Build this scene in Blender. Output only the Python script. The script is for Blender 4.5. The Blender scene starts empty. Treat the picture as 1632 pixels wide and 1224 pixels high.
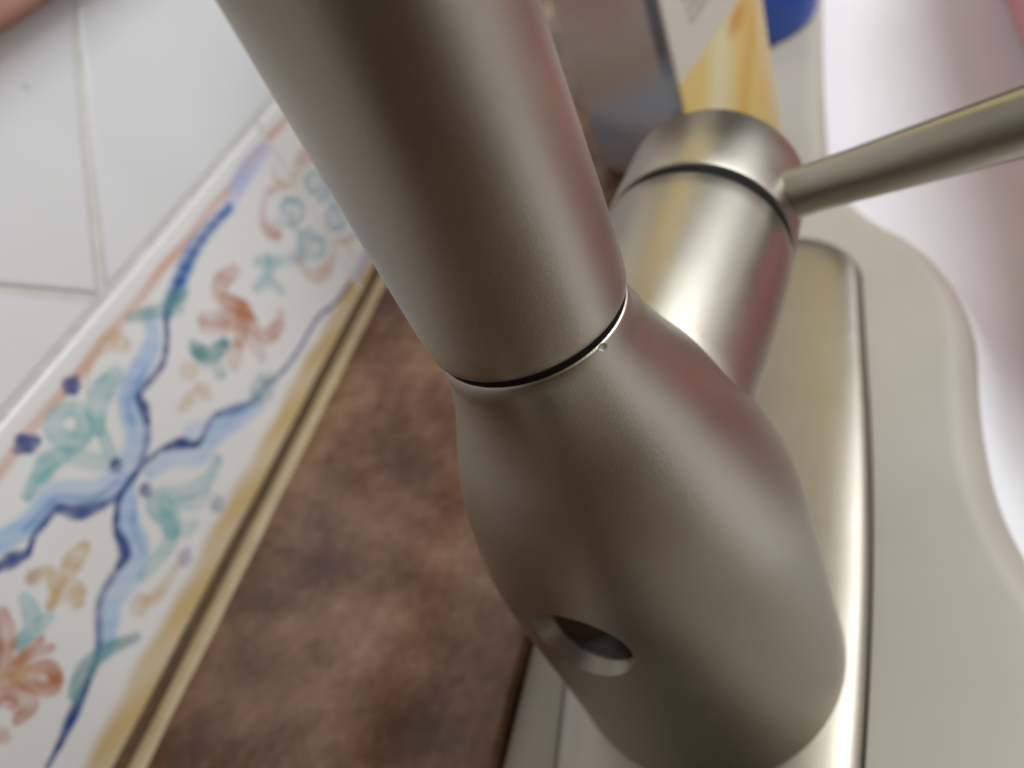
import bpy, bmesh, math, random
import numpy as np
from mathutils import Vector, Matrix

scene = bpy.context.scene
C = scene.collection
random.seed(7)
# ------------------------------------------------------------------ camera
cam_data = bpy.data.cameras.new('camera')
cam = bpy.data.objects.new('camera', cam_data)
C.objects.link(cam)
AX = Vector((0.25177541, -0.90097632, -0.35334236))      # image right, in the room's axes
AY = -Vector((-0.72462096, 0.06651287, -0.68593039))     # image up
AZ = -Vector((0.64150885, 0.42873968, -0.63612002))      # towards the viewer
cam.matrix_world = Matrix(((AX.x, AY.x, AZ.x, -0.06815), (AX.y, AY.y, AZ.y, -0.03861),
                           (AX.z, AY.z, AZ.z, 0.1676), (0, 0, 0, 1)))
cam_data.sensor_width = 36.0
cam_data.lens = 27.04
cam_data.clip_start = 0.004
cam_data.clip_end = 50
cam_data.dof.use_dof = True
cam_data.dof.focus_distance = 0.089
cam_data.dof.aperture_fstop = 17.0
scene.camera = cam

# ------------------------------------------------------------------ world and lamps
world = bpy.data.worlds.new('World')
scene.world = world
world.use_nodes = True
bg = world.node_tree.nodes['Background']
bg.inputs['Color'].default_value = (0.62, 0.56, 0.50, 1)
bg.inputs['Strength'].default_value = 0.11

def area(name, loc, target, sx, sy, power, col):
    d = bpy.data.lights.new(name, 'AREA')
    d.shape = 'RECTANGLE'; d.size = sx; d.size_y = sy
    d.energy = power; d.color = col
    o = bpy.data.objects.new(name, d); C.objects.link(o)
    o.location = loc
    o.rotation_euler = (Vector(target) - Vector(loc)).to_track_quat('-Z', 'Y').to_euler()
    return o
area('basin_fill_light', (0.34, -0.44, 0.66), (0.28, -0.05, -0.02), 0.50, 0.50, 4.9, (0.88, 0.95, 1.0))  # unseen overhead fill, added to brighten the basin
area('ceiling_bounce', (0.15, -0.60, 1.40), (0.0, -0.1, 0), 1.3, 1.1, 2.4, (1.0, 0.86, 0.62))
area('wall_fill_light', (0.45, -2.35, 0.80), (0.1, 0.15, 0.08), 3.0, 1.8, 19.5, (0.985, 0.985, 0.99))  # unseen front fill, added to brighten the tiled wall
area('window_light', (0.85, -0.52, 0.36), (0.05, 0.0, 0.06), 0.36, 0.36, 0.6, (0.93, 0.97, 1.0))
area('warm_lamp', (0.80, 0.02, 0.66), (0.05, 0.0, 0.05), 0.32, 0.40, 0.50, (1.0, 0.84, 0.40))

scene.view_settings.view_transform = 'Standard'
scene.view_settings.look = 'None'
scene.view_settings.exposure = 0.22
scene.view_settings.gamma = 1.0
scene.view_settings.use_curve_mapping = False
scene.cycles.max_bounces = 8
scene.cycles.use_denoising = True

# ------------------------------------------------------------------ helpers
def lin(r, g, b):
    f = lambda c: (c / 255.0 / 12.92) if c / 255.0 <= 0.04045 else ((c / 255.0 + 0.055) / 1.055) ** 2.4
    return (f(r), f(g), f(b))

def new_mat(name):
    m = bpy.data.materials.new(name); m.use_nodes = True
    nt = m.node_tree
    return m, nt, nt.nodes['Principled BSDF']

def plain(name, col, rough=0.5, metal=0.0, **kw):
    m, nt, p = new_mat(name)
    p.inputs['Base Color'].default_value = (*col, 1)
    p.inputs['Roughness'].default_value = rough
    p.inputs['Metallic'].default_value = metal
    for k, v in kw.items():
        p.inputs[k.replace('_', ' ')].default_value = v
    return m

def node(nt, kind, **props):
    n = nt.nodes.new(kind)
    for k, v in props.items():
        setattr(n, k, v)
    return n

def noise(nt, scale, detail=4, rough=0.55, vec=None, dist=0.0):
    n = node(nt, 'ShaderNodeTexNoise')
    n.inputs['Scale'].default_value = scale
    n.inputs['Detail'].default_value = detail
    n.inputs['Roughness'].default_value = rough
    n.inputs['Distortion'].default_value = dist
    if vec is not None:
        nt.links.new(vec, n.inputs['Vector'])
    return n

def ramp(nt, fac, stops):
    r = node(nt, 'ShaderNodeValToRGB')
    while len(r.color_ramp.elements) < len(stops):
        r.color_ramp.elements.new(0.5)
    for e, (p, c) in zip(r.color_ramp.elements, stops):
        e.position = p; e.color = (*c, 1)
    nt.links.new(fac, r.inputs['Fac'])
    return r

def bump(nt, height, strength, distance, target):
    b = node(nt, 'ShaderNodeBump')
    b.inputs['Strength'].default_value = strength
    b.inputs['Distance'].default_value = distance
    nt.links.new(height, b.inputs['Height'])
    nt.links.new(b.outputs['Normal'], target.inputs['Normal'])

def mix_rgb(nt, fac, a, b, mode='MIX'):
    m = node(nt, 'ShaderNodeMix', data_type='RGBA', blend_type=mode)
    for sock, val in ((m.inputs['Factor'], fac), (m.inputs['A'], a), (m.inputs['B'], b)):
        if hasattr(val, 'is_output'):
            nt.links.new(val, sock)
        elif isinstance(val, tuple):
            sock.default_value = (*val, 1)
        else:
            sock.default_value = val
    return m.outputs['Result']

def link(name, me, mat, parent=None, smooth=True, angle=40):
    o = bpy.data.objects.new(name, me)
    C.objects.link(o)
    if mat is not None and not me.materials:
        me.materials.append(mat)
    if smooth:
        for p in me.polygons:
            p.use_smooth = True
        me.set_sharp_from_angle(angle=math.radians(angle))
    if parent is not None:
        o.parent = parent
    return o

def mesh_from(name, verts, faces):
    me = bpy.data.meshes.new(name)
    me.from_pydata([tuple(v) for v in verts], [], faces)
    me.update()
    bm = bmesh.new(); bm.from_mesh(me)
    bmesh.ops.recalc_face_normals(bm, faces=bm.faces)
    bm.to_mesh(me); bm.free()
    return me

def thing(name, label, cat, loc=(0, 0, 0), group=None):
    o = bpy.data.objects.new(name, None)
    o.empty_display_size = 0.01
    C.objects.link(o); o.location = loc
    o['label'] = label; o['category'] = cat
    if group: o['group'] = group
    return o

def tag(o, label, cat, group=None):
    o['label'] = label; o['category'] = cat
    if group: o['group'] = group
    return o

def loft(rings, cap_start=True, cap_end=True, closed=True):
    verts, faces = [], []
    n = len(rings[0])
    for r in rings:
        verts += [tuple(p) for p in r]
    for i in range(len(rings) - 1):
        for j in range(n if closed else n - 1):
            a, b = i * n + j, i * n + (j + 1) % n
            faces.append((a, b, b + n, a + n))
    if cap_start: faces.append(tuple(range(n))[::-1])
    if cap_end: faces.append(tuple((len(rings) - 1) * n + j for j in range(n)))
    return verts, faces

def frame(axis):
    a = Vector(axis).normalized()
    s = a.cross(Vector((0, 0, 1)))
    if s.length < 1e-4: s = Vector((1, 0, 0))
    s.normalize()
    return a, s, s.cross(a)

def lathe(origin, axis, profile, n=96):
    """profile: list of (distance along axis, radius)"""
    a, s, t = frame(axis); o = Vector(origin)
    rings = [[o + a * d + (s * math.cos(2 * math.pi * k / n) + t * math.sin(2 * math.pi * k / n)) * max(r, 1e-5)
              for k in range(n)] for d, r in profile]
    return loft(rings)

def smooth_curve(pts, samples):
    """Catmull-Rom through 2- or 3-D points"""
    P = [np.array(p, float) for p in pts]
    P = [2 * P[0] - P[1]] + P + [2 * P[-1] - P[-2]]
    out = []
    for i in range(1, len(P) - 2):
        for k in range(samples):
            t = k / samples
            out.append(0.5 * ((2 * P[i]) + (-P[i-1] + P[i+1]) * t + (2*P[i-1] - 5*P[i] + 4*P[i+1] - P[i+2]) * t*t
                              + (-P[i-1] + 3*P[i] - 3*P[i+1] + P[i+2]) * t**3))
    out.append(P[-2])
    return out

def chaikin(pts, k=3):
    for _ in range(k):
        q = []
        for i in range(len(pts)):
            a, b = np.array(pts[i], float), np.array(pts[(i + 1) % len(pts)], float)
            q += [a * .75 + b * .25, a * .25 + b * .75]
        pts = q
    return pts

# ------------------------------------------------------------------ materials
def mat_nickel():
    m, nt, p = new_mat('brushed_nickel')
    tc = node(nt, 'ShaderNodeTexCoord')
    n1 = noise(nt, 2200, 3, 0.6, tc.outputs['Object'])
    n2 = noise(nt, 45, 5, 0.6, tc.outputs['Object'], 0.6)          # faint smudges
    n3 = noise(nt, 7000, 2, 0.5, tc.outputs['Object'])
    mp = node(nt, 'ShaderNodeMapping'); mp.inputs['Scale'].default_value = (1, 1, 9)
    nt.links.new(tc.outputs['Object'], mp.inputs['Vector'])
    n4 = noise(nt, 900, 3, 0.6, mp.outputs['Vector'])              # brushing, running round the pipe
    s = node(nt, 'ShaderNodeMath', operation='MULTIPLY_ADD')
    nt.links.new(n1.outputs['Fac'], s.inputs[0]); s.inputs[1].default_value = 0.35
    nt.links.new(n2.outputs['Fac'], s.inputs[2])
    rr = ramp(nt, s.outputs[0], [(0.42, (0.27,) * 3), (0.92, (0.40,) * 3)])
    col = ramp(nt, n2.outputs['Fac'], [(0.3, (0.345, 0.313, 0.262)), (0.7, (0.385, 0.346, 0.290))])
    v = node(nt, 'ShaderNodeTexVoronoi'); v.inputs['Scale'].default_value = 420
    nt.links.new(tc.outputs['Object'], v.inputs['Vector'])
    dust = ramp(nt, v.outputs['Distance'], [(0.035, (0.55,) * 3), (0.06, (0.0,) * 3)])
    c2 = mix_rgb(nt, dust.outputs['Color'], col.outputs['Color'], (0.22, 0.20, 0.17))
    nt.links.new(c2, p.inputs['Base Color'])
    nt.links.new(rr.outputs['Color'], p.inputs['Roughness'])
    p.inputs['Metallic'].default_value = 1.0
    hsum = node(nt, 'ShaderNodeMath', operation='ADD')
    nt.links.new(n1.outputs['Fac'], hsum.inputs[0]); nt.links.new(n3.outputs['Fac'], hsum.inputs[1])
    h2 = node(nt, 'ShaderNodeMath', operation='ADD')
    nt.links.new(hsum.outputs[0], h2.inputs[0]); nt.links.new(n4.outputs['Fac'], h2.inputs[1])
    bump(nt, h2.outputs[0], 0.55, 0.00004, p)
    return m

def mat_granite():
    m, nt, p = new_mat('brown_granite')
    tc = node(nt, 'ShaderNodeTexCoord')
    a = noise(nt, 16, 5, 0.55, tc.outputs['Object'])
    b = noise(nt, 70, 7, 0.68, tc.outputs['Object'])
    c = noise(nt, 320, 4, 0.6, tc.outputs['Object'])
    s = node(nt, 'ShaderNodeMath', operation='MULTIPLY_ADD')
    nt.links.new(b.outputs['Fac'], s.inputs[0]); s.inputs[1].default_value = 0.75
    nt.links.new(a.outputs['Fac'], s.inputs[2])
    s2 = node(nt, 'ShaderNodeMath', operation='MULTIPLY_ADD')
    nt.links.new(c.outputs['Fac'], s2.inputs[0]); s2.inputs[1].default_value = 0.22
    nt.links.new(s.outputs[0], s2.inputs[2])
    # spread over the usable range of the summed noise
    mr = node(nt, 'ShaderNodeMapRange')
    mr.inputs['From Min'].default_value = 0.66; mr.inputs['From Max'].default_value = 1.26
    nt.links.new(s2.outputs[0], mr.inputs['Value'])
    r = ramp(nt, mr.outputs['Result'], [(0.0, (0.026, 0.011, 0.005)), (0.35, (0.090, 0.037, 0.016)), (0.6, (0.180, 0.090, 0.049)), (1.0, (0.33, 0.20, 0.125))])
    nt.links.new(r.outputs['Color'], p.inputs['Base Color'])
    p.inputs['Roughness'].default_value = 0.22
    return m

def mat_vcol(name, rough=0.18, coat=0.3, bumpy=0.0):
    m, nt, p = new_mat(name)
    a = node(nt, 'ShaderNodeVertexColor', layer_name='paint')
    nt.links.new(a.outputs['Color'], p.inputs['Base Color'])
    p.inputs['Roughness'].default_value = rough
    if bumpy:
        tc = node(nt, 'ShaderNodeTexCoord')
        n = noise(nt, 60, 3, 0.5, tc.outputs['Object'])
        bump(nt, n.outputs['Fac'], bumpy, 0.001, p)
    return m

def mat_tile():
    m, nt, p = new_mat('white_glazed_tile')
    tc = node(nt, 'ShaderNodeTexCoord')
    n = noise(nt, 14, 3, 0.5, tc.outputs['Object'])
    base = ramp(nt, n.outputs['Fac'], [(0.3, (0.67, 0.67, 0.67)), (0.7, (0.73, 0.73, 0.725))])
    v = node(nt, 'ShaderNodeTexVoronoi'); v.inputs['Scale'].default_value = 45
    nt.links.new(tc.outputs['Object'], v.inputs['Vector'])
    n2 = noise(nt, 30, 2, 0.5, tc.outputs['Object'])
    d = node(nt, 'ShaderNodeMath', operation='ADD')
    nt.links.new(v.outputs['Distance'], d.inputs[0]); nt.links.new(n2.outputs['Fac'], d.inputs[1])
    k = ramp(nt, d.outputs[0], [(0.46, (0.55,) * 3), (0.53, (0.0,) * 3)])
    out = mix_rgb(nt, k.outputs['Color'], base.outputs['Color'], (0.30, 0.29, 0.30))
    nt.links.new(out, p.inputs['Base Color'])
    p.inputs['Roughness'].default_value = 0.25
    bump(nt, n.outputs['Fac'], 0.15, 0.002, p)
    return m

def mat_mottled(name, c1, c2, scale, rough=0.7, b=0.0, metal=0.0):
    m, nt, p = new_mat(name)
    tc = node(nt, 'ShaderNodeTexCoord')
    n = noise(nt, scale, 5, 0.6, tc.outputs['Object'])
    r = ramp(nt, n.outputs['Fac'], [(0.3, c1), (0.7, c2)])
    nt.links.new(r.outputs['Color'], p.inputs['Base Color'])
    p.inputs['Roughness'].default_value = rough
    p.inputs['Metallic'].default_value = metal
    if b: bump(nt, n.outputs['Fac'], b, 0.001, p)
    return m

M = dict(
    nickel=mat_nickel(), granite=mat_granite(), tile=mat_tile(),
    grout=mat_mottled('grout', (0.56, 0.54, 0.50), (0.66, 0.64, 0.60), 220, 0.9, 0.4),
    dark_grout=mat_mottled('stained_joint', (0.05, 0.026, 0.010), (0.10, 0.055, 0.024), 160, 0.8, 0.3),
    sealant=mat_mottled('sealant', (0.36, 0.275, 0.16), (0.45, 0.35, 0.215), 90, 0.5, 0.2),
    paint=mat_vcol('painted_glaze', 0.22, bumpy=0.10),
    print=mat_vcol('printed_card', 0.35), film=mat_vcol('glossy_printed_card', 0.12),
    sink=mat_mottled('sink_ledge', (0.40, 0.365, 0.31), (0.44, 0.40, 0.34), 20, 0.40),  # same sink as the basin; its dimmer light is put into this beige
    basin=mat_mottled('basin_enamel', (0.84, 0.85, 0.87), (0.87, 0.88, 0.90), 20, 0.75),
    wood=mat_mottled('rosy_wood', (0.30, 0.15, 0.10), (0.38, 0.20, 0.15), 40, 0.6, 0.2),
    black=plain('matte_black', (0.004, 0.004, 0.004), 0.75, 0.0, Specular_IOR_Level=0.15),
    lens=plain('dark_glass', (0.008, 0.009, 0.008), 0.12, 0.0, Specular_IOR_Level=0.25),
    blue=plain('blue_plastic', (0.012, 0.075, 0.40), 0.25),
    tub=mat_mottled('red_plastic', (0.55, 0.205, 0.20), (0.59, 0.235, 0.23), 30, 0.5),
    water=plain('water', (1, 1, 1), 0.02, 0.0, Transmission_Weight=1.0, IOR=1.33),
)
PAL = dict(light=(0.30, 0.46, 0.68), lav=(0.42, 0.46, 0.70), blue=(0.09, 0.22, 0.50), navy=(0.018, 0.055, 0.22), teal=(0.09, 0.36, 0.38),
           green=(0.10, 0.27, 0.28), grey=(0.24, 0.38, 0.42), ochre=(0.52, 0.33, 0.10), brown=(0.35, 0.17, 0.06), terra=(0.44, 0.16, 0.075),
           gold=(0.55, 0.39, 0.17))
RECESS_Y, RECESS_Z = 0.0060, 0.0580
CARD_SHIFT = 63
# painted border design, millimetres from the tile centre: (colour, width, strength, softness, points)
STROKES = [
('light',6,0.75,0.5,[(39.7,27.1),(34.8,22.2),(24.3,20.3),(16.5,18.2),(12.2,12.9),(8.6,8.1),(-0.9,6.5),(-10.1,8.4),(-16.8,17),(-19.6,18.8),(-27.6,19.6),(-35.5,23.4)]),
('light',5,0.6,0.5,[(4.3,-0.5),(13.1,-5.3),(19.3,-12),(28.8,-13.3),(40.3,-18.6),(50.9,-23.2)]),
('light',6,0.75,0.5,[(-2.3,3.3),(-6.1,0.8),(-11.8,-4.3),(-15.6,-11.4),(-22.6,-13),(-30.1,-12.3),(-36.4,-15.7),(-41.8,-18.2)]),
('blue',2,0.45,0.5,[(26.7,19.1),(15.8,17.6),(11,12.2)]),
('blue',2.2,0.5,0.5,[(-4.2,6),(-12.4,9.5),(-17.3,16.6),(-20.2,18.3),(-29.1,19.6)]),
('blue',1.6,0.4,0.5,[(-5.2,-1.7),(-10.9,-5.7),(-14.7,-12.6)]),
('lav',5,0.75,0.5,[(142,33.5),(127.2,32.8),(113,32.8),(103,31.5),(95.2,29.4)]),
('blue',5,0.8,0.5,[(95,29.3),(81.8,30.3),(69.8,30),(59,27.6),(50.5,25.7),(44.3,23.6)]),
('navy',2.0,0.75,0.5,[(95,29.3),(81.4,30.1),(70.5,29.5),(59,27.6),(50.5,25.7),(44.4,23.5),(39.6,19.4),(32.5,15.8),(23.9,16),(18.6,15.8),(16.1,10.4),(12.3,6.6),(6.8,4),(0.9,2.9),(-5.8,3.4),(-12.1,6),(-17.4,10.5),(-20.1,15.9),(-25.6,16.6),(-29,16.8),(-33.3,15.5),(-36.7,18),(-39.7,19.9)]),
('navy',3.2,0.9,0.5,[(18.9,16),(17.5,12.4),(15.3,9.3)]),
('navy',3.4,0.9,0.5,[(-12.1,6),(-17.5,10.4),(-20,15.5)]),
('navy',3.4,0.9,0.5,[(-33.3,15.5),(-36.7,18),(-39.8,19.8)]),
('navy',1.9,0.75,0.5,[(0.9,2.9),(6.1,2),(11.8,0.2),(17,-3.5),(21.5,-9.1),(27.4,-9.4),(33.8,-9.5),(40.6,-14.5),(49.7,-19.8),(58.3,-20.8),(66.6,-23.6),(80.8,-25.6),(99.3,-26),(113.7,-30),(131.8,-32.5)]),
('navy',3.2,0.9,0.5,[(13.4,-0.9),(18.3,-4.6),(21.5,-9.1)]),
('navy',3.0,0.85,0.5,[(34.5,-10),(40.6,-14.5),(48.5,-19.2)]),
('navy',2.0,0.8,0.5,[(0.9,2.9),(-2.3,3.3),(-7.7,2.9),(-11.5,0.9),(-15,-1.9),(-18.1,-8.3),(-23.1,-8.5),(-31.3,-8.8),(-36.8,-12.3),(-42.3,-16.8),(-47.3,-18.3),(-55.5,-19.9),(-63.7,-20.9),(-69.8,-21.2)]),
('navy',3.4,0.9,0.5,[(-15.1,-2.3),(-18.1,-7.8),(-21.7,-8.6)]),
('navy',3.0,0.8,0.5,[(-50,-18.9),(-56.8,-19.9),(-64.9,-21)]),
('light',5,0.45,0.5,[(22.5,-4.5),(36.2,-13.9),(51.1,-21.8)]),
('teal',6,0.75,0.5,[(18.9,25.2),(13.2,25.5),(7.7,24.2),(3.3,20.1)]),
('teal',5,0.75,0.5,[(2.8,28.7),(-1.6,31.2),(-5.6,29.1),(-4.6,23.5),(0,22.7),(3.2,26.5),(2.8,28.7)]),
('teal',4,0.55,0.5,[(4.1,20.8),(2.5,17),(0.4,13.6),(-1.6,11.7),(-5,16.2),(-8.1,22.5),(-13,25.1),(-17.8,25.3),(-22.4,24.5)]),
('teal',5,0.6,0.5,[(-7.5,23),(-12.5,25.5),(-16.7,25.3)]),
('teal',3,0.5,0.5,[(-22,24),(-16.2,23.8),(-11.7,23)]),
('teal',5,0.7,0.5,[(23.1,-19.1),(15.8,-19.3),(7.4,-15),(0.9,-8.1),(-2.5,-8),(-3.3,-14.3),(-6.5,-18.7),(-12.8,-18.4),(-19.8,-16.7)]),
('teal',6,0.6,0.5,[(0.7,-10),(-2.1,-15.7),(-4.7,-18.4)]),
('teal',4,0.45,0.5,[(2.1,-13),(8.2,-20.7),(13.3,-21.6)]),
('teal',4,0.45,0.5,[(-2.7,-16.5),(-1.9,-21.1),(2,-23.6)]),
('navy',5,0.95,0.5,[(6.5,33.8),(6.6,32.5)]),
('navy',3.5,0.9,0.5,[(8.9,33.4),(6.4,32.1)]),
('navy',4.5,0.95,0.5,[(-12.8,34.1),(-12.6,31.7)]),
('navy',3.5,0.9,0.5,[(-15.1,33.5),(-12.5,32.2),(-10.6,31.2)]),
('navy',5,0.9,0.3,[(-1.2,9.4),(-1.3,9.1)]),
('navy',5,0.85,0.3,[(-0.7,-2.5),(-0.8,-2.9)]),
('navy',5,0.5,0.5,[(11.1,-27),(13.3,-28)]),
('navy',5,0.5,0.5,[(-8.6,-26.7),(-7.1,-26.4)]),
('ochre',6,0.55,0.5,[(26,32.6),(27.3,28.8)]),
('ochre',4,0.4,0.5,[(20.4,33.2),(27.3,32.5)]),
('ochre',1.3,0.4,0.5,[(19.7,32.7),(13.9,32.3),(8.6,28.8)]),
('ochre',6,0.5,0.5,[(36.3,8),(39.3,6.6)]),
('ochre',5,0.6,0.5,[(36.7,0.7),(36.9,-3.1)]),
('ochre',3.5,0.45,0.5,[(35,1.3),(29.8,1.8),(26.4,2.2)]),
('green',6,0.8,0.5,[(45.4,10.6),(45.6,7.5),(48.2,3.8),(55.7,1.9)]),
('green',6,0.4,0.5,[(46.5,-0.9),(46.9,-3)]),
('green',5,0.6,0.5,[(44.5,9.2),(47.3,4.8)]),
('terra',6,0.7,0.5,[(79.3,14.1),(70.9,15.7),(67.3,11.9),(72.2,3.7)]),
('terra',5.5,0.85,0.5,[(67.3,11.9),(72,2.8),(72.1,0.3)]),
('terra',5,0.6,0.5,[(54.9,13.9),(60.9,8.2),(71.7,1.9)]),
('terra',5,0.5,0.5,[(53.2,11.9),(60.2,6),(69.7,1.1)]),
('terra',5.5,0.8,0.5,[(70.5,1.7),(65.3,-0.7),(60.5,-2.1)]),
('terra',6,0.45,0.5,[(62.2,-2.2),(54.9,-3.7),(53.2,-5.3)]),
('terra',5,0.8,0.5,[(72.4,-1.4),(70,-7.8),(74.6,-11.5),(81,-12.2),(84.8,-10.7)]),
('terra',6,0.45,0.5,[(67.9,-1.7),(65.9,-8.1),(65,-13.1)]),
('terra',7,0.6,0.5,[(71.6,3.7),(68.8,0.4)]),
('teal',5,0.6,0.5,[(90.7,8.9),(99.6,2)]),
('teal',5,0.5,0.5,[(95.8,5.9),(90,1.3)]),
('teal',4,0.6,0.5,[(81.7,3.9),(89.5,1.7),(92.4,-6)]),
('grey',3,0.65,0.5,[(123.2,9.1),(122.9,8.7),(122.3,8.4),(121.4,8.4),(120.2,8.7),(119.1,9.4),(118.1,10.2),(117.6,11.3),(117.5,12.3),(118.1,13.1),(119.3,13.6),(121.1,13.7),(123.1,13.3),(125.2,12.3),(127.1,10.9),(128.3,9.2),(128.8,7.5),(128.2,6),(126.6,4.9),(124.2,4.5),(121.2,4.9),(118.1,6.1),(115.3,7.8),(113.3,10),(112.2,12.4)]),
('grey',3.5,0.65,0.5,[(120.5,-7.3),(119.9,-6.7),(119.6,-6),(119.6,-5.3),(120.1,-4.8),(121,-4.5),(122.4,-4.6),(123.9,-5.1),(125.4,-6),(126.7,-7.3),(127.5,-8.7),(127.6,-10),(126.8,-11.2),(125.3,-11.8),(123.1,-11.8),(120.6,-11.2),(118.1,-9.9),(115.9,-8.1),(114.5,-6),(114,-3.9),(114.6,-2.2),(116.3,-0.9),(118.9,-0.4),(122.2,-0.8),(125.8,-2.1)]),
('grey',5,0.5,0.5,[(118.5,6.6),(118.5,0.9),(115,-3.9),(107.4,-2.6),(99.9,2.7)]),
('terra',5,0.6,0.5,[(109.7,-5.8),(110.1,-11.9),(115.3,-16.7),(123.9,-18.4),(132.1,-15.7)]),
('terra',4,0.45,0.5,[(108.4,19),(104.4,15.3),(105,11.3),(109.5,8.3)]),
('terra',6,0.6,0.5,[(104.8,13.6),(107.4,8.9)]),
('ochre',3,0.45,0.5,[(126.8,25.3),(124.8,20.5),(135.2,11.3)]),
('terra',3,0.35,0.5,[(109.5,19.8),(117.2,21.3),(126.5,17.4)]),
('ochre',4,0.4,0.5,[(144.2,26),(144.5,25.3)]),
('grey',8,0.6,0.5,[(146.9,12.9),(147.6,9.7)]),
('navy',6,0.85,0.5,[(140.5,3.8),(140.6,1.4)]),
('grey',9,0.5,0.5,[(146,-4.6),(146.1,-7.1)]),
('ochre',4,0.35,0.5,[(133.8,-19.6),(143.9,-20.6)]),
('green',4,0.6,0.5,[(34.7,32.5),(41.5,28.2),(46.7,25.8),(56.7,23.7)]),
('green',7,0.5,0.5,[(47.5,24.6),(53.4,24)]),
('green',4,0.65,0.5,[(-34.2,-25.4),(-40.3,-19.6),(-46.8,-16.2),(-52.7,-16.7),(-53.8,-18.3)]),
('green',6,0.4,0.5,[(-44.9,-17.1),(-51.1,-16.3)]),
('green',9,0.5,0.5,[(52.4,-19.3),(61.1,-21.5)]),
('ochre',5,0.8,0.5,[(-24,3.5),(-28,3.9),(-32.4,3.6)]),
('ochre',2.2,0.5,0.5,[(-32.4,3.6),(-35.2,3),(-39.4,1.8)]),
('ochre',3,0.55,0.5,[(-36.9,10.6),(-35,9.8),(-33.9,7.3),(-36.8,3.7),(-40.1,2.5)]),
('brown',5,0.5,0.5,[(-37.1,10.7),(-36.3,10.5)]),
('ochre',4,0.6,0.5,[(-34.7,-3.7),(-33.3,-1.8),(-34.3,1.1),(-39.4,2.5)]),
('ochre',5,0.6,0.5,[(-35.5,-3.6),(-34.1,-1.5)]),
('teal',4,0.6,0.5,[(-41.7,9.3),(-43.5,5.8),(-46,3.5),(-50.8,4)]),
('teal',4,0.55,0.5,[(-42.2,1),(-46.4,2.5),(-50.4,3.3)]),
('terra',5,0.85,0.5,[(-47.5,11.8),(-50.4,8.3),(-54.6,5.7),(-59.1,3.6)]),
('brown',1.6,0.6,0.5,[(-49.5,11.1),(-54.8,6.2),(-58.4,4.2)]),
('terra',3,0.7,0.5,[(-47.6,-4.3),(-52.2,0.6),(-58.2,2)]),
('terra',2.6,0.6,0.5,[(-47.2,-0.7),(-54.3,1.7)]),
('terra',3.4,0.85,0.5,[(-55.5,-0.8),(-51.7,-5.4),(-52.2,-9.3),(-54.8,-11),(-56.7,-6.5),(-57.1,0.4)]),
('terra',4.5,0.6,0.5,[(-54.4,-5.8),(-54,-9)]),
('ochre',3,0.5,0.5,[(-56.3,-0),(-53.4,-3.8)]),
('terra',4,0.85,0.5,[(-61.9,1.2),(-60,-1.1),(-59.5,-5.2),(-60.7,-8.2),(-63.9,-7.2)]),
('terra',2.6,0.6,0.5,[(-63.3,0),(-61.8,-2.6),(-62.5,-5.6)]),
('terra',3,0.5,0.5,[(-68.1,-4.1),(-68.4,-7.2)]),
('ochre',4,0.4,0.5,[(-59.5,3.2),(-57.1,-0.7)]),
('ochre',6,0.6,0.5,[(-27.7,-20.3),(-25.6,-21.9)]),
('ochre',3.5,0.5,0.5,[(-25.6,-21.9),(-20.6,-24.9),(-10.1,-25.4)])]

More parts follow.
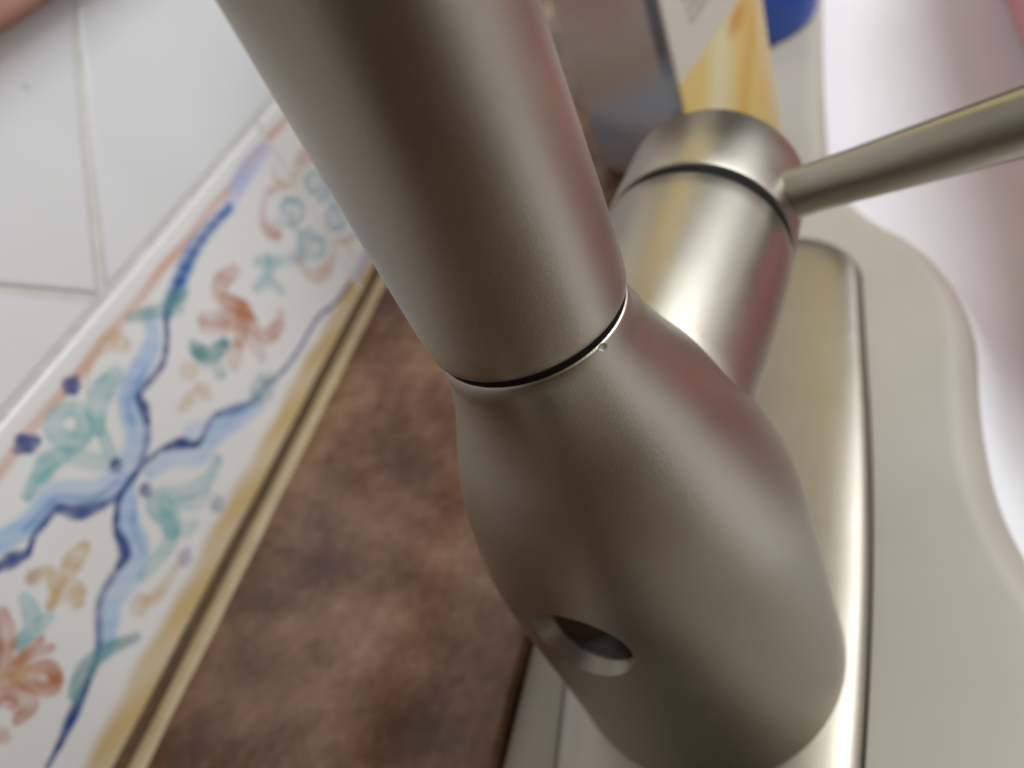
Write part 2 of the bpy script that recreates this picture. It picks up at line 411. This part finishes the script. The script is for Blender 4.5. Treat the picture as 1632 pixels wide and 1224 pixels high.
def paint_panel(name, W, H, step, base, strokes, fills=(), edge=0.0016, thick=0.007):
    """A panel W x H metres in its own u (right) and v (up), as a slightly cushioned slab whose face
    vertices carry the painted colour. strokes in millimetres from the centre."""
    nu, nv = int(W / step) + 1, int(H / step) + 1
    u = np.linspace(-W / 2, W / 2, nu); v = np.linspace(-H / 2, H / 2, nv)
    U, V = np.meshgrid(u, v)
    col = np.zeros((nv, nu, 3)); col[:] = base
    for f in fills:
        f(U * 1000, V * 1000, col)
    rng = np.random.default_rng(3)
    um, vm = U * 1000, V * 1000
    for c, w, a, soft, pts in strokes:
        P = smooth_curve(pts, 6) if len(pts) > 2 else [np.array(p, float) for p in pts]
        P = np.array(P)
        lo, hi = P.min(0) - w - 1, P.max(0) + w + 1
        i0, i1 = np.searchsorted(v * 1000, [lo[1], hi[1]]); j0, j1 = np.searchsorted(u * 1000, [lo[0], hi[0]])
        if i1 <= i0 or j1 <= j0: continue
        x, y = um[i0:i1, j0:j1], vm[i0:i1, j0:j1]
        d = np.full(x.shape, 1e9); tt = np.zeros(x.shape)
        for k in range(len(P) - 1):
            p, q = P[k], P[k + 1]; e = q - p; L = max(e @ e, 1e-9)
            t = np.clip(((x - p[0]) * e[0] + (y - p[1]) * e[1]) / L, 0, 1)
            dd = np.hypot(x - p[0] - t * e[0], y - p[1] - t * e[1])
            m = dd < d; d = np.where(m, dd, d); tt = np.where(m, (k + t) / (len(P) - 1), tt)
        taper = 0.62 + 0.38 * np.sin(np.pi * np.clip(tt, 0.04, 0.96))
        hw = w * (0.62 if c == 'navy' else 0.68 if c in ('light', 'lav') else 0.58) * taper
        soft = soft * 0.7
        al = np.clip((hw * (1 + soft) - d) / (hw * 2 * soft), 0, 1)
        al = al * al * (3 - 2 * al) * min(1, a * 1.2) * (0.66 + 0.34 * np.clip(d / hw, 0, 1) ** 2 if w >= 4 and c in ('teal', 'terra', 'ochre') else 1.0) * (0.82 + 0.18 * np.sin(tt * 9 + w * 3)) * (0.9 + 0.1 * np.sin(x * 0.9 + y * 0.7))
        col[i0:i1, j0:j1] = col[i0:i1, j0:j1] * (1 - al[..., None]) + np.array(PAL[c] if isinstance(c, str) else c) * al[..., None]
    # cushioned edge
    du = np.minimum(U + W / 2, W / 2 - U); dv = np.minimum(V + H / 2, H / 2 - V)
    e = np.minimum(du, dv); k = np.clip(1 - e / edge, 0, 1)
    z = thick - edge * 0.6 * (1 - np.sqrt(np.clip(1 - k * k, 0, 1)))
    verts = np.stack([U, V, z], -1).reshape(-1, 3)
    idx = np.arange(nu * nv).reshape(nv, nu)
    quads = np.stack([idx[:-1, :-1], idx[:-1, 1:], idx[1:, 1:], idx[1:, :-1]], -1).reshape(-1, 4)
    rim = np.concatenate([idx[0, :], idx[1:, -1], idx[-1, -2::-1], idx[-2:0:-1, 0]])
    nb = len(verts); rb = verts[rim].copy(); rb[:, 2] = 0
    verts = np.concatenate([verts, rb]); n = len(rim)
    k = np.arange(n); side = np.stack([rim[k], rim[(k + 1) % n], nb + (k + 1) % n, nb + k], -1)[:, ::-1]
    faces = np.concatenate([quads, side])
    me = bpy.data.meshes.new(name)
    me.vertices.add(len(verts)); me.vertices.foreach_set('co', verts.ravel())
    me.loops.add(faces.size); me.loops.foreach_set('vertex_index', faces.ravel().astype(np.int32))
    me.polygons.add(len(faces)); me.polygons.foreach_set('loop_start', np.arange(0, faces.size, 4, dtype=np.int32))
    me.update(calc_edges=True); me.validate()
    att = me.color_attributes.new('paint', 'FLOAT_COLOR', 'POINT')
    cc = np.ones((len(verts), 4)); cc[:nb, :3] = col.reshape(-1, 3); cc[nb:, :3] = base
    att.data.foreach_set('color', cc.ravel().astype(np.float32))
    me.polygons.foreach_set('use_smooth', np.ones(len(faces), bool))
    return me

def stand(o, origin, uax, vax):
    """put a panel's u, v and outward axes along given room directions"""
    u, v = Vector(uax).normalized(), Vector(vax).normalized(); w = u.cross(v)
    m = Matrix(((u.x, v.x, w.x, origin[0]), (u.y, v.y, w.y, origin[1]), (u.z, v.z, w.z, origin[2]), (0, 0, 0, 1)))
    o.matrix_basis = m
    return o

# ------------------------------------------------------------------ wall with its tiles
WALL_Y = 0.153
bm = bmesh.new()
bmesh.ops.create_cube(bm, size=1)
bmesh.ops.transform(bm, matrix=Matrix.Translation((0.15, WALL_Y + 0.05 - 0.0011, 0.20)) @ Matrix.Diagonal((1.3, 0.1, 0.9, 1)), verts=bm.verts)
me = bpy.data.meshes.new('wall'); bm.to_mesh(me); bm.free()
wall = link('wall', me, M['grout'], smooth=False)
wall['kind'] = 'structure'
wall.matrix_world = Matrix.Translation((0, WALL_Y, 0)) @ Matrix.Rotation(math.radians(3.0), 4, 'Z') @ Matrix.Translation((0, -WALL_Y, 0))   # the ledge widens towards the far end

def clip_poly(P, z0):
    out = []
    for i in range(len(P)):
        a, b = P[i], P[(i + 1) % len(P)]
        if a[1] >= z0: out.append(a)
        if (a[1] >= z0) != (b[1] >= z0):
            t = (z0 - a[1]) / (b[1] - a[1]); out.append((a[0] + t * (b[0] - a[0]), z0))
    return [p for k, p in enumerate(out) if math.hypot(p[0] - out[k - 1][0], p[1] - out[k - 1][1]) > 1e-4]

def inset(P, d):
    n = len(P); out = []
    for i in range(n):
        p0, p1, p2 = [np.array(P[(i + k) % n]) for k in (-1, 0, 1)]
        e1 = (p1 - p0) / np.linalg.norm(p1 - p0); e2 = (p2 - p1) / np.linalg.norm(p2 - p1)
        n1 = np.array((-e1[1], e1[0])); n2 = np.array((-e2[1], e2[0]))
        b = n1 + n2; b /= max(1e-6, (b @ n1)) if abs(b @ n1) > 1e-6 else 1
        out.append(tuple(p1 + b * d))
    return out

def wall_tile(P):
    rings = []
    for d, y in ((0.0011, 0.003), (0.0011, -0.0008), (0.0014, -0.0014), (0.0021, -0.0017), (0.0032, -0.0018)):
        rings.append([(q[0], WALL_Y + y, q[1]) for q in inset(P, d)])
    v, f = loft(rings)
    o = link('wall_tile', mesh_from('wall_tile', v, f), M['tile'], wall, angle=50)
    return o
TILE = 0.15; corner = (0.0580, 0.0878); hd = TILE / math.sqrt(2)
for i in range(-4, 7):
    for j in range(-4, 7):
        cx = corner[0] + (i - j) * hd; cz = corner[1] + (i + j) * hd + hd
        P = [(cx, cz - hd), (cx + hd, cz), (cx, cz + hd), (cx - hd, cz)]
        if cx < -0.42 or cx > 0.72 or cz > 0.62 or cz < -0.05: continue
        P = clip_poly(P, 0.0878)
        if len(P) < 3: continue
        area2 = sum(P[k][0] * P[(k + 1) % len(P)][1] - P[(k + 1) % len(P)][0] * P[k][1] for k in range(len(P)))
        if area2 < 2e-4: continue
        wall_tile(P)

# border tiles: painted strip, 250 x 82 mm each
far = [(c, w, a, s, p) for c, w, a, s, p in STROKES if min(q[0] for q in p) > 88]
allst = STROKES + [(c, w, a, s, [(-x, -y) for x, y in p]) for c, w, a, s, p in far]
def gold_fill(u, v, col):
    wob = 0.5 * np.sin(u * 0.11) + 0.4 * np.sin(u * 0.31 + 1)
    a = np.clip((-28.0 + wob - v) / 5.5, 0, 1); a = a * a * (3 - 2 * a) * (0.84 + 0.12 * np.sin(u * 0.17 + v * 0.4))
    g = np.array(PAL['gold'])
    col[:] = col * (1 - a[..., None]) + g * a[..., None]
    d = np.abs(v - 33.8 + 0.3 * np.sin(u * 0.2)); t = np.clip(1.4 - d / 1.7, 0, 1) * 0.62 * (0.85 + 0.15 * np.sin(u * 0.13))
    col[:] = col * (1 - t[..., None]) + np.array((0.55, 0.20, 0.09)) * t[..., None]
border_me = paint_panel('border_tile', 0.2648, 0.0815, 0.0003, (0.74, 0.725, 0.71), allst, [gold_fill], 0.0022, 0.0066)
for k in (-1, 0, 1, 2):
    o = link('border_tile', border_me, M['paint'], wall, smooth=False)
    stand(o, (0.0255 + 0.266 * k, WALL_Y + 0.0050, 0.0462), (1, 0, 0), (0, 0, 1))

# ------------------------------------------------------------------ counter ledge behind the sink
def slab(name, x0, x1, y0, y1, z0, z1, b, mat, parent=None):
    bm = bmesh.new(); bmesh.ops.create_cube(bm, size=1)
    bmesh.ops.transform(bm, matrix=Matrix.Translation(((x0+x1)/2, (y0+y1)/2, (z0+z1)/2)) @ Matrix.Diagonal((x1-x0, y1-y0, z1-z0, 1)), verts=bm.verts)
    bmesh.ops.bevel(bm, geom=list(bm.edges), offset=b, segments=3, affect='EDGES', profile=0.5)
    me = bpy.data.meshes.new(name); bm.to_mesh(me); bm.free()
    return link(name, me, mat, parent)
counter = slab('counter', -0.5, 0.85, 0.0438, WALL_Y + 0.045, -0.03, 0.0035, 0.0012, M['granite'])
counter['kind'] = 'structure'
slab('counter_return', -0.75, -0.1305, -0.54, 0.0436, -0.03, 0.0034, 0.0012, M['granite'], counter)
def bead(name, y, z, ry, rz, mat, parent, wob):
    xs = np.linspace(-0.45, 0.8, 220); rings = []
    for x in xs:
        w = 1 + wob * math.sin(x * 71) + wob * math.sin(x * 173 + 2)
        rings.append([(x, y + ry * w * math.cos(t), z + rz * w * math.sin(t)) for t in np.linspace(0, 2 * math.pi, 14, endpoint=False)])
    v, f = loft(rings)
    return link(name, mesh_from(name, v, f), mat, parent)
bead('sealant_strip', WALL_Y - 0.0062, 0.0032, 0.0034, 0.0017, M['sealant'], wall, 0.04)
bead('dark_joint', WALL_Y - 0.0016, 0.0046, 0.0022, 0.0022, M['dark_grout'], wall, 0.10)

# ------------------------------------------------------------------ sink
sink = thing('kitchen_sink', 'pale enamel kitchen sink whose ledge carries the faucet, basin at the right', 'sink', (0.1, -0.2, 0))
hole = chaikin([(-0.045, -0.16), (-0.03, -0.115), (0.005, -0.080), (0.045, -0.0625), (0.082, -0.0615), (0.118, -0.0655), (0.152, -0.0565), (0.172, -0.040), (0.20, -0.028), (0.26, -0.026),
                (0.36, -0.026), (0.47, -0.028), (0.55, -0.10), (0.56, -0.24), (0.55, -0.40), (0.46, -0.47), (0.22, -0.48), (0.06, -0.47), (-0.03, -0.40), (-0.045, -0.28)], 3)
N = len(hole)
H2 = np.array(hole); cen = np.array((0.23, -0.24))
tang = np.roll(H2, -1, 0) - np.roll(H2, 1, 0); tang /= np.linalg.norm(tang, axis=1)[:, None]
nor = np.stack([-tang[:, 1], tang[:, 0]], 1)
if ((H2 - cen) * nor).sum() < 0: nor = -nor            # outwards
outer = []
for p in H2:                                               # project to the outer rectangle
    d = p - cen; sx = (0.40 if d[0] > 0 else -0.36); sy = (0.2830 if d[1] > 0 else -0.30)
    t = min(sx / d[0] if abs(d[0]) > 1e-6 else 1e9, sy / d[1] if abs(d[1]) > 1e-6 else 1e9)
    outer.append(cen + d * t)
outer = np.array(outer)
rel = lambda P, z: [(p[0] - 0.1, p[1] + 0.2, z) for p in P]
rings = [rel(outer, -0.02), rel(outer, -0.0012), rel(outer * 0.999 + cen * 0.001, -0.0003), rel(outer * 0.997 + cen * 0.003, 0.0)]
for k in (0.5,): rings.append(rel(outer * (1 - k) + (H2 + nor * 0.010) * k, 0.0))
rings.append(rel(H2 + nor * 0.009, 0.0))
for a in np.linspace(0, 80, 9)[1:]:
    r = 0.009; rings.append(rel(H2 + nor * (0.009 - r * math.sin(math.radians(a))), -r * (1 - math.cos(math.radians(a)))))
v, f = loft(rings, cap_start=False, cap_end=False)
link('ledge', mesh_from('ledge', v, f), M['sink'], sink, angle=60)
rings = [rings[-1]]
for d, z in ((-0.003, -0.014), (-0.008, -0.025), (-0.016, -0.034), (-0.030, -0.040), (-0.055, -0.042)):
    rings.append(rel(H2 + nor * d, z))
inner = H2 + nor * -0.055
rings.append(rel(inner * 0.5 + cen * 0.5, -0.044)); rings.append(rel(inner * 0.1 + cen * 0.9, -0.046))
v, f = loft(rings, cap_start=False, cap_end=True)
link('basin', mesh_from('basin', v, f), M['basin'], sink, angle=70)

# ------------------------------------------------------------------ faucet
faucet = thing('faucet', 'brushed nickel single lever kitchen faucet standing on its deck plate', 'faucet', (0, 0, 0))
NK = M['nickel']
# deck plate
def half_width(x):
    return 0.0358 * (1 - ((x - 0.085) / 0.26) ** 2) if x < 0.085 else 0.0358
X0, X1, RC = -0.12, 0.1585, 0.024
prof = []
for x in np.linspace(-0.112, X1 - RC, 60): prof.append((x, -half_width(x)))
for a in np.linspace(0, 90, 16)[1:]:
    prof.append((X1 - RC + RC * math.sin(math.radians(a)), -(0.0358 - RC) - RC * math.cos(math.radians(a))))
out = prof + [(x, -y) for x, y in prof[::-1]]
# round the near end
near = [(-0.112 - 0.012 * math.sin(math.radians(a)), half_width(-0.112) * math.cos(math.radians(a))) for a in np.linspace(0, 180, 14)[1:-1]]
out = np.array(out + near)
tg = np.roll(out, -1, 0) - np.roll(out, 1, 0); tg /= np.linalg.norm(tg, axis=1)[:, None]
nn = np.stack([-tg[:, 1], tg[:, 0]], 1)
if ((out - out.mean(0)) * nn).sum() > 0: nn = -nn       # inwards
rings = []
for d, z in ((0.0004, 0.0003), (0.0, 0.0010), (0.0001, 0.0022), (0.0006, 0.0031), (0.0014, 0.0038), (0.0025, 0.0043), (0.0040, 0.0047), (0.0060, 0.0050), (0.0085, 0.0052), (0.012, 0.0053)):
    rings.append([(p[0] + q[0] * d, p[1] + q[1] * d, z) for p, q in zip(out, nn)])
v, f = loft(rings)
link('deck_plate', mesh_from('deck_plate', v, f), NK, faucet, angle=35)
v, f = loft([[(p[0] - q[0] * 0.0005, p[1] - q[1] * 0.0005, z) for p, q in zip(out, nn)] for z in (0.0001, 0.0007)])
link('plate_gap_shade', mesh_from('plate_gap_shade', v, f), M['black'], faucet, angle=35)  # black sliver standing in for the shadow gap under the plate edge

# body: rings along a slightly leaning axis
zk = [0, .004, .009, .015, .023, .033, .043, .053, .063, .075, .088, .1045]
rk = [0.01275, .0134, .0146, .0167, .0201, .0239, .0265, .0284, .0292, .0295, .0295, .0295]
prof = [p for p in smooth_curve(list(zip(zk, rk)), 8)]
prof = [(-0.0017, 0.0112), (-0.0017, 0.01235), (-0.0015, 0.0126), (-0.0011, 0.01272)] + [(p[0] + 0.0004, p[1]) for p in prof] + [(0.1066, 0.0295), (0.1090, 0.0295)]
rings = []
for h, r in prof:
    z = -max(h, 0.0)
    cx, cy = -.28 * z - 1.713 * z * z, -.085 * z - .76 * z * z
    q = min(1, max(0, (h - 0.0003) / 0.0065)); q = q * q * (3 - 2 * q)
    rings.append([(cx + r * math.cos(t), cy + r * math.sin(t), 0.1102 - h + 0.0018 * q) for t in np.linspace(0, 2 * math.pi, 160, endpoint=False)])
v, f = loft(rings)
body = link('body', mesh_from('body', v, f), NK, faucet, angle=50)
# the round recess on the side away from the handle
RAX = Vector((-math.cos(math.radians(14)), math.sin(math.radians(14)), 0.10)).normalized(); RO = Vector((-0.0180, RECESS_Y, RECESS_Z))
v, f = lathe(RO - RAX * 0.0036, RAX, [(0, 0), (0.0, 0.0068), (0.0036, 0.0090), (0.03, 0.0235)], 64)
cut = link('recess_cutter', mesh_from('recess_cutter', v, f), None)
mod = body.modifiers.new('recess', 'BOOLEAN'); mod.operation = 'DIFFERENCE'; mod.object = cut; mod.solver = 'EXACT'
bv = body.modifiers.new('edge', 'BEVEL'); bv.width = 0.0013; bv.segments = 3; bv.limit_method = 'ANGLE'; bv.angle_limit = math.radians(35)
bpy.context.view_layer.update()
dg = bpy.context.evaluated_depsgraph_get()
newme = bpy.data.meshes.new_from_object(body.evaluated_get(dg))
body.modifiers.clear(); body.data = newme
bpy.data.objects.remove(cut)
for p in newme.polygons: p.use_smooth = True
newme.set_sharp_from_angle(angle=math.radians(30))
v, f = lathe(RO - RAX * 0.0050, RAX, [(0, 0.0067), (0.0020, 0.0068), (0.0024, 0.0062), (0.0027, 0.004), (0.0028, 0)], 48)
link('sensor_window', mesh_from('sensor_window', v, f), M['lens'], body)['label'] = 'dark glossy oval window in a round recess'

# spout pipe rising from the swivel joint, then arching over the basin
path = [(0, 0, z) for z in (0.1128, 0.1130, 0.1135, 0.1145, 0.118, 0.125, 0.14, 0.16, 0.18, 0.20, 0.23, 0.27, 0.32, 0.37)]
rad = [0.0118, 0.01262, 0.01298, 0.01312, 0.01322, 0.01332, 0.01335, 0.0134] + [0.0134] * 6
for a in range(10, 191, 10):
    t = math.radians(a); path.append((0.0, -0.09 + 0.09 * math.cos(t), 0.37 + 0.09 * math.sin(t))); rad.append(0.0134)
path += [(0, -0.178, 0.33), (0, -0.174, 0.30)]; rad += [0.0145, 0.0145]
rings = []
for i, p in enumerate(path):
    p = Vector(p); q0 = Vector(path[max(0, i - 1)]); q1 = Vector(path[min(len(path) - 1, i + 1)])
    d = (q1 - q0).normalized(); s = Vector((1, 0, 0)); t2 = d.cross(s).normalized()
    rings.append([p + (s * math.cos(a) + t2 * math.sin(a)) * rad[i] for a in np.linspace(0, 2 * math.pi, 128, endpoint=False)])
v, f = loft(rings)
link('spout', mesh_from('spout', v, f), NK, faucet, angle=50)
v, f = lathe((0, 0, 0.1085), (0, 0, 1), [(0, 0.0112), (0.0005, 0.01240), (0.0046, 0.01240), (0.0050, 0.011)], 96)
link('swivel_seal', mesh_from('swivel_seal', v, f), M['black'], faucet)

# handle hub, cap, lever
HB = Vector((0.008, -0.0031, 0.078)); HA = Vector((0.99494, -0.0870, -0.04488)).normalized(); RH = 0.0188
v, f = lathe(HB, HA, [(-0.002, 0.010), (0.002, 0.0150), (0.004, 0.0163), (0.010, 0.0169), (0.020, 0.01755), (0.030, 0.0182), (0.038, 0.0186), (0.044, RH), (0.0480, RH), (0.0486, RH - 0.0003), (0.0489, RH - 0.0012), (0.0489, 0.012)], 128)
link('handle_hub', mesh_from('handle_hub', v, f), NK, faucet)
v, f = lathe(HB + HA * 0.0480, HA, [(0, 0.014), (0.0003, RH - 0.0005), (0.0045, RH - 0.0005), (0.0049, 0.012)], 96)
link('handle_gap', mesh_from('handle_gap', v, f), M['black'], faucet)
v, f = lathe(HB + HA * 0.0515, HA, [(0, 0.013), (0, RH - 0.0006), (0.0003, RH - 0.0001), (0.0010, RH + 0.0001), (0.0205, RH + 0.0001), (0.0214, RH - 0.0003), (0.0219, RH - 0.0014), (0.0222, 0.012), (0.0224, 0.0)], 128)
cap = link('handle_cap', mesh_from('handle_cap', v, f), NK, faucet)
LS = Vector((0.0684, -0.0084, 0.0753)); LE = Vector((0.0641, -0.0629, 0.0877))
LD = (LE - LS).normalized()
v, f = lathe(LS, LD, [(0.012, 0.0052), (0.0180, 0.0051), (0.0200, 0.0048), (0.0225, 0.0047), (0.03, 0.00485), (0.055, 0.0057), (0.085, 0.0066), (0.100, 0.0069), (0.1025, 0.0064), (0.1035, 0.005), (0.104, 0)], 64)
link('lever', mesh_from('lever', v, f), NK, cap)

# ------------------------------------------------------------------ carton standing behind the faucet
B0, DU = Vector((0.190, 0.0172, 0.0040)), Vector((0.0348, -0.0281, 0)).normalized()
DV = Vector((0.0281, 0.0348, 0)).normalized()
CW, CD, CH = 0.0447, 0.0590, 0.165
carton = thing('carton', 'cream and yellow printed carton standing upright behind the lever handle', 'carton', B0 + DU * CW / 2 + DV * CD / 2)
mid = B0 + DU * CW / 2 + DV * CD / 2
def box_pts(z, b=0.0):
    return [Vector(DU * sx * (CW / 2 - b) + DV * sy * (CD / 2 - b)) + Vector((0, 0, z)) for sx, sy in ((-1, -1), (1, -1), (1, 1), (-1, 1))]
v, f = loft([box_pts(0, 0.0012), box_pts(0.0008, 0.0008), box_pts(CH, 0.0008), [DU * -0.018 + Vector((0, 0, CH + 0.02)), DU * 0.018 + Vector((0, 0, CH + 0.02)), DU * 0.018 + DV * 0.001 + Vector((0, 0, CH + 0.02)), DU * -0.018 + DV * 0.001 + Vector((0, 0, CH + 0.02))]])
link('card_box', mesh_from('card_box', v, f), plain('card', (0.62, 0.58, 0.48), 0.5), carton, smooth=False)
def front_fill(u, v, col):
    bnd = 26 + (u + 22) * 0.36 + 0.002 * (u + 22) ** 2 - CARD_SHIFT
    low = np.clip((bnd - v) / 1.0, 0, 1)[..., None]
    yel = np.zeros(col.shape); yel[:] = (0.70, 0.52, 0.20)
    k = np.clip(1.2 - np.abs(u - 2 - (v - bnd) * 0.35) / 9, 0, 1)[..., None]
    yel = yel * (1 - k) + np.array((0.72, 0.66, 0.40)) * k
    k2 = np.clip(1.2 - np.hypot((u - 9) / 6, (v - bnd + 5) / 5), 0, 1)[..., None]
    yel = yel * (1 - k2) + np.array((0.62, 0.32, 0.07)) * k2
    k3 = np.clip(1.3 - np.abs(u - 12 - (v - bnd + 20) * 0.5) / 4, 0, 1)[..., None] * 0.8
    yel = yel * (1 - k3) + np.array((0.66, 0.40, 0.11)) * k3
    col[:] = col * (1 - low) + yel * low
    e = np.clip(1.0 - np.abs(v - bnd) / 0.8, 0, 1)[..., None] * 0.8
    col[:] = col * (1 - e) + np.array((0.72, 0.55, 0.22)) * e
    r = np.clip((u - 16) / 1.5, 0, 1)[..., None] * 0.75
    col[:] = col * (1 - r) + np.array((0.70, 0.55, 0.34)) * r
    pic = np.clip(1.3 - np.hypot((u - 7) / 6, (v + 11) / 9), 0, 1)[..., None] * 0.75 * (0.7 + 0.3 * np.sin(u * 1.7 + v * 0.9))[..., None]
    col[:] = col * (1 - pic) + np.array((0.33, 0.19, 0.15)) * pic
ink = []
for r in range(5):
    for k in range(6):
        x = -14 + k * 2.6 + r * 0.7; y = -6 - r * 3.6 + k * 1.1
        ink.append(((0.20, 0.18, 0.17), 0.8, 0.75, 0.5, [(x, y), (x + 0.6, y + 2.2), (x + 1.2, y + 0.2), (x + 2.0, y + 1.6)]))
front_me = paint_panel('front_panel', CW - 0.0008, CH - 0.001, 0.0006, (0.60, 0.57, 0.50), ink, [front_fill], 0.0005, 0.0010)
o = link('front_panel', front_me, M['print'], carton, smooth=False)
stand(o, tuple(DV * (-CD / 2 + 0.0002) + Vector((0, 0, CH / 2))), DU, (0, 0, 1))
def side_fill(u, v, col):
    k = np.clip((u - 23.5) / 2, 0, 1)[..., None]; col[:] = col * (1 - k) + np.array((0.13, 0.13, 0.17)) * k
    k = np.clip(1.4 - np.hypot((u + 2) / 20, (v - 10) / 26), 0, 1)[..., None] * 0.7; col[:] = col * (1 - k) + np.array((0.40, 0.20, 0.17)) * k
    k = np.clip(1.3 - np.abs(v + 52 - u * 0.45) / 12, 0, 1)[..., None] * 0.9; col[:] = col * (1 - k) + np.array((0.42, 0.47, 0.55)) * k  # pale bluish band: glare painted into the panel colour
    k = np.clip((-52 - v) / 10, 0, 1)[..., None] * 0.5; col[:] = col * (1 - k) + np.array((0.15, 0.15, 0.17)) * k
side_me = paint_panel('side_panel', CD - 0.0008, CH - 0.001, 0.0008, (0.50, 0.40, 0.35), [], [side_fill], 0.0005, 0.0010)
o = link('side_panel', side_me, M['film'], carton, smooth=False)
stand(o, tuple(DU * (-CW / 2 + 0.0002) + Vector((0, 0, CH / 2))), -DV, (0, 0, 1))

# ------------------------------------------------------------------ blue bottle
bottle = thing('bottle', 'cobalt blue plastic bottle standing half hidden behind the yellow carton', 'bottle', (0.349, 0.0125, 0.0004))
v, f = lathe((0, 0, 0), (0, 0, 1), [(0, 0.030), (0.0008, 0.0365), (0.004, 0.0382), (0.12, 0.0382), (0.145, 0.031), (0.162, 0.018), (0.168, 0.013), (0.178, 0.0125)], 72)
link('bottle_body', mesh_from('bottle_body', v, f), M['blue'], bottle)
v, f = lathe((0, 0, 0.176), (0, 0, 1), [(0, 0.0145), (0.016, 0.014), (0.018, 0.012), (0.03, 0.006), (0.0305, 0)], 48)
link('cap', mesh_from('cap', v, f), plain('white_cap', (0.7, 0.72, 0.74), 0.3), bottle)

# ------------------------------------------------------------------ red tub in the basin
tub = thing('washing_tub', 'dusty red plastic tub standing in the basin at the right edge', 'tub', (0.285, -0.206, -0.0425))
def rrect(hx, hy, r, z, n=10):
    P = []
    for sx, sy, a0 in ((1, 1, 0), (-1, 1, 90), (-1, -1, 180), (1, -1, 270)):
        for k in range(n):
            a = math.radians(a0 + 90 * k / (n - 1))
            P.append((sx * (hx - r) + r * math.cos(a), sy * (hy - r) + r * math.sin(a), z))
    return P
v, f = loft([rrect(.182, .090, .03, 0.001), rrect(.188, .096, .035, 0.006), rrect(.198, .104, .04, 0.070), rrect(.202, .108, .042, 0.072), rrect(.202, .108, .042, 0.075),
             rrect(.196, .102, .04, 0.076), rrect(.193, .099, .04, 0.072), rrect(.185, .093, .033, 0.010), rrect(.18, .088, .03, 0.006)])
link('tub_shell', mesh_from('tub_shell', v, f), M['tub'], tub)

# ------------------------------------------------------------------ wooden rail on the wall, at the top left
rail = slab('wall_rail', -0.34, 0.62, WALL_Y - 0.0150, WALL_Y - 0.0020, 0.1510, 0.1760, 0.004, M['wood'])
rail.matrix_world = wall.matrix_world.copy()
tag(rail, 'rosy brown wooden rail fixed across the white wall tiles, top left corner', 'rail')

# a drop of water caught in the swivel gap
t = math.radians(238)
v, f = lathe((0.0128 * math.cos(t), 0.0128 * math.sin(t), 0.1111), (0, 0, 1), [(0, 0.0001), (0.0001, 0.0004), (0.0004, 0.00055), (0.0007, 0.0004), (0.0008, 0.0)], 16)
tag(link('water_drop', mesh_from('water_drop', v, f), M['water']), 'tiny clear water drop caught in the dark gap under the spout', 'water drop')
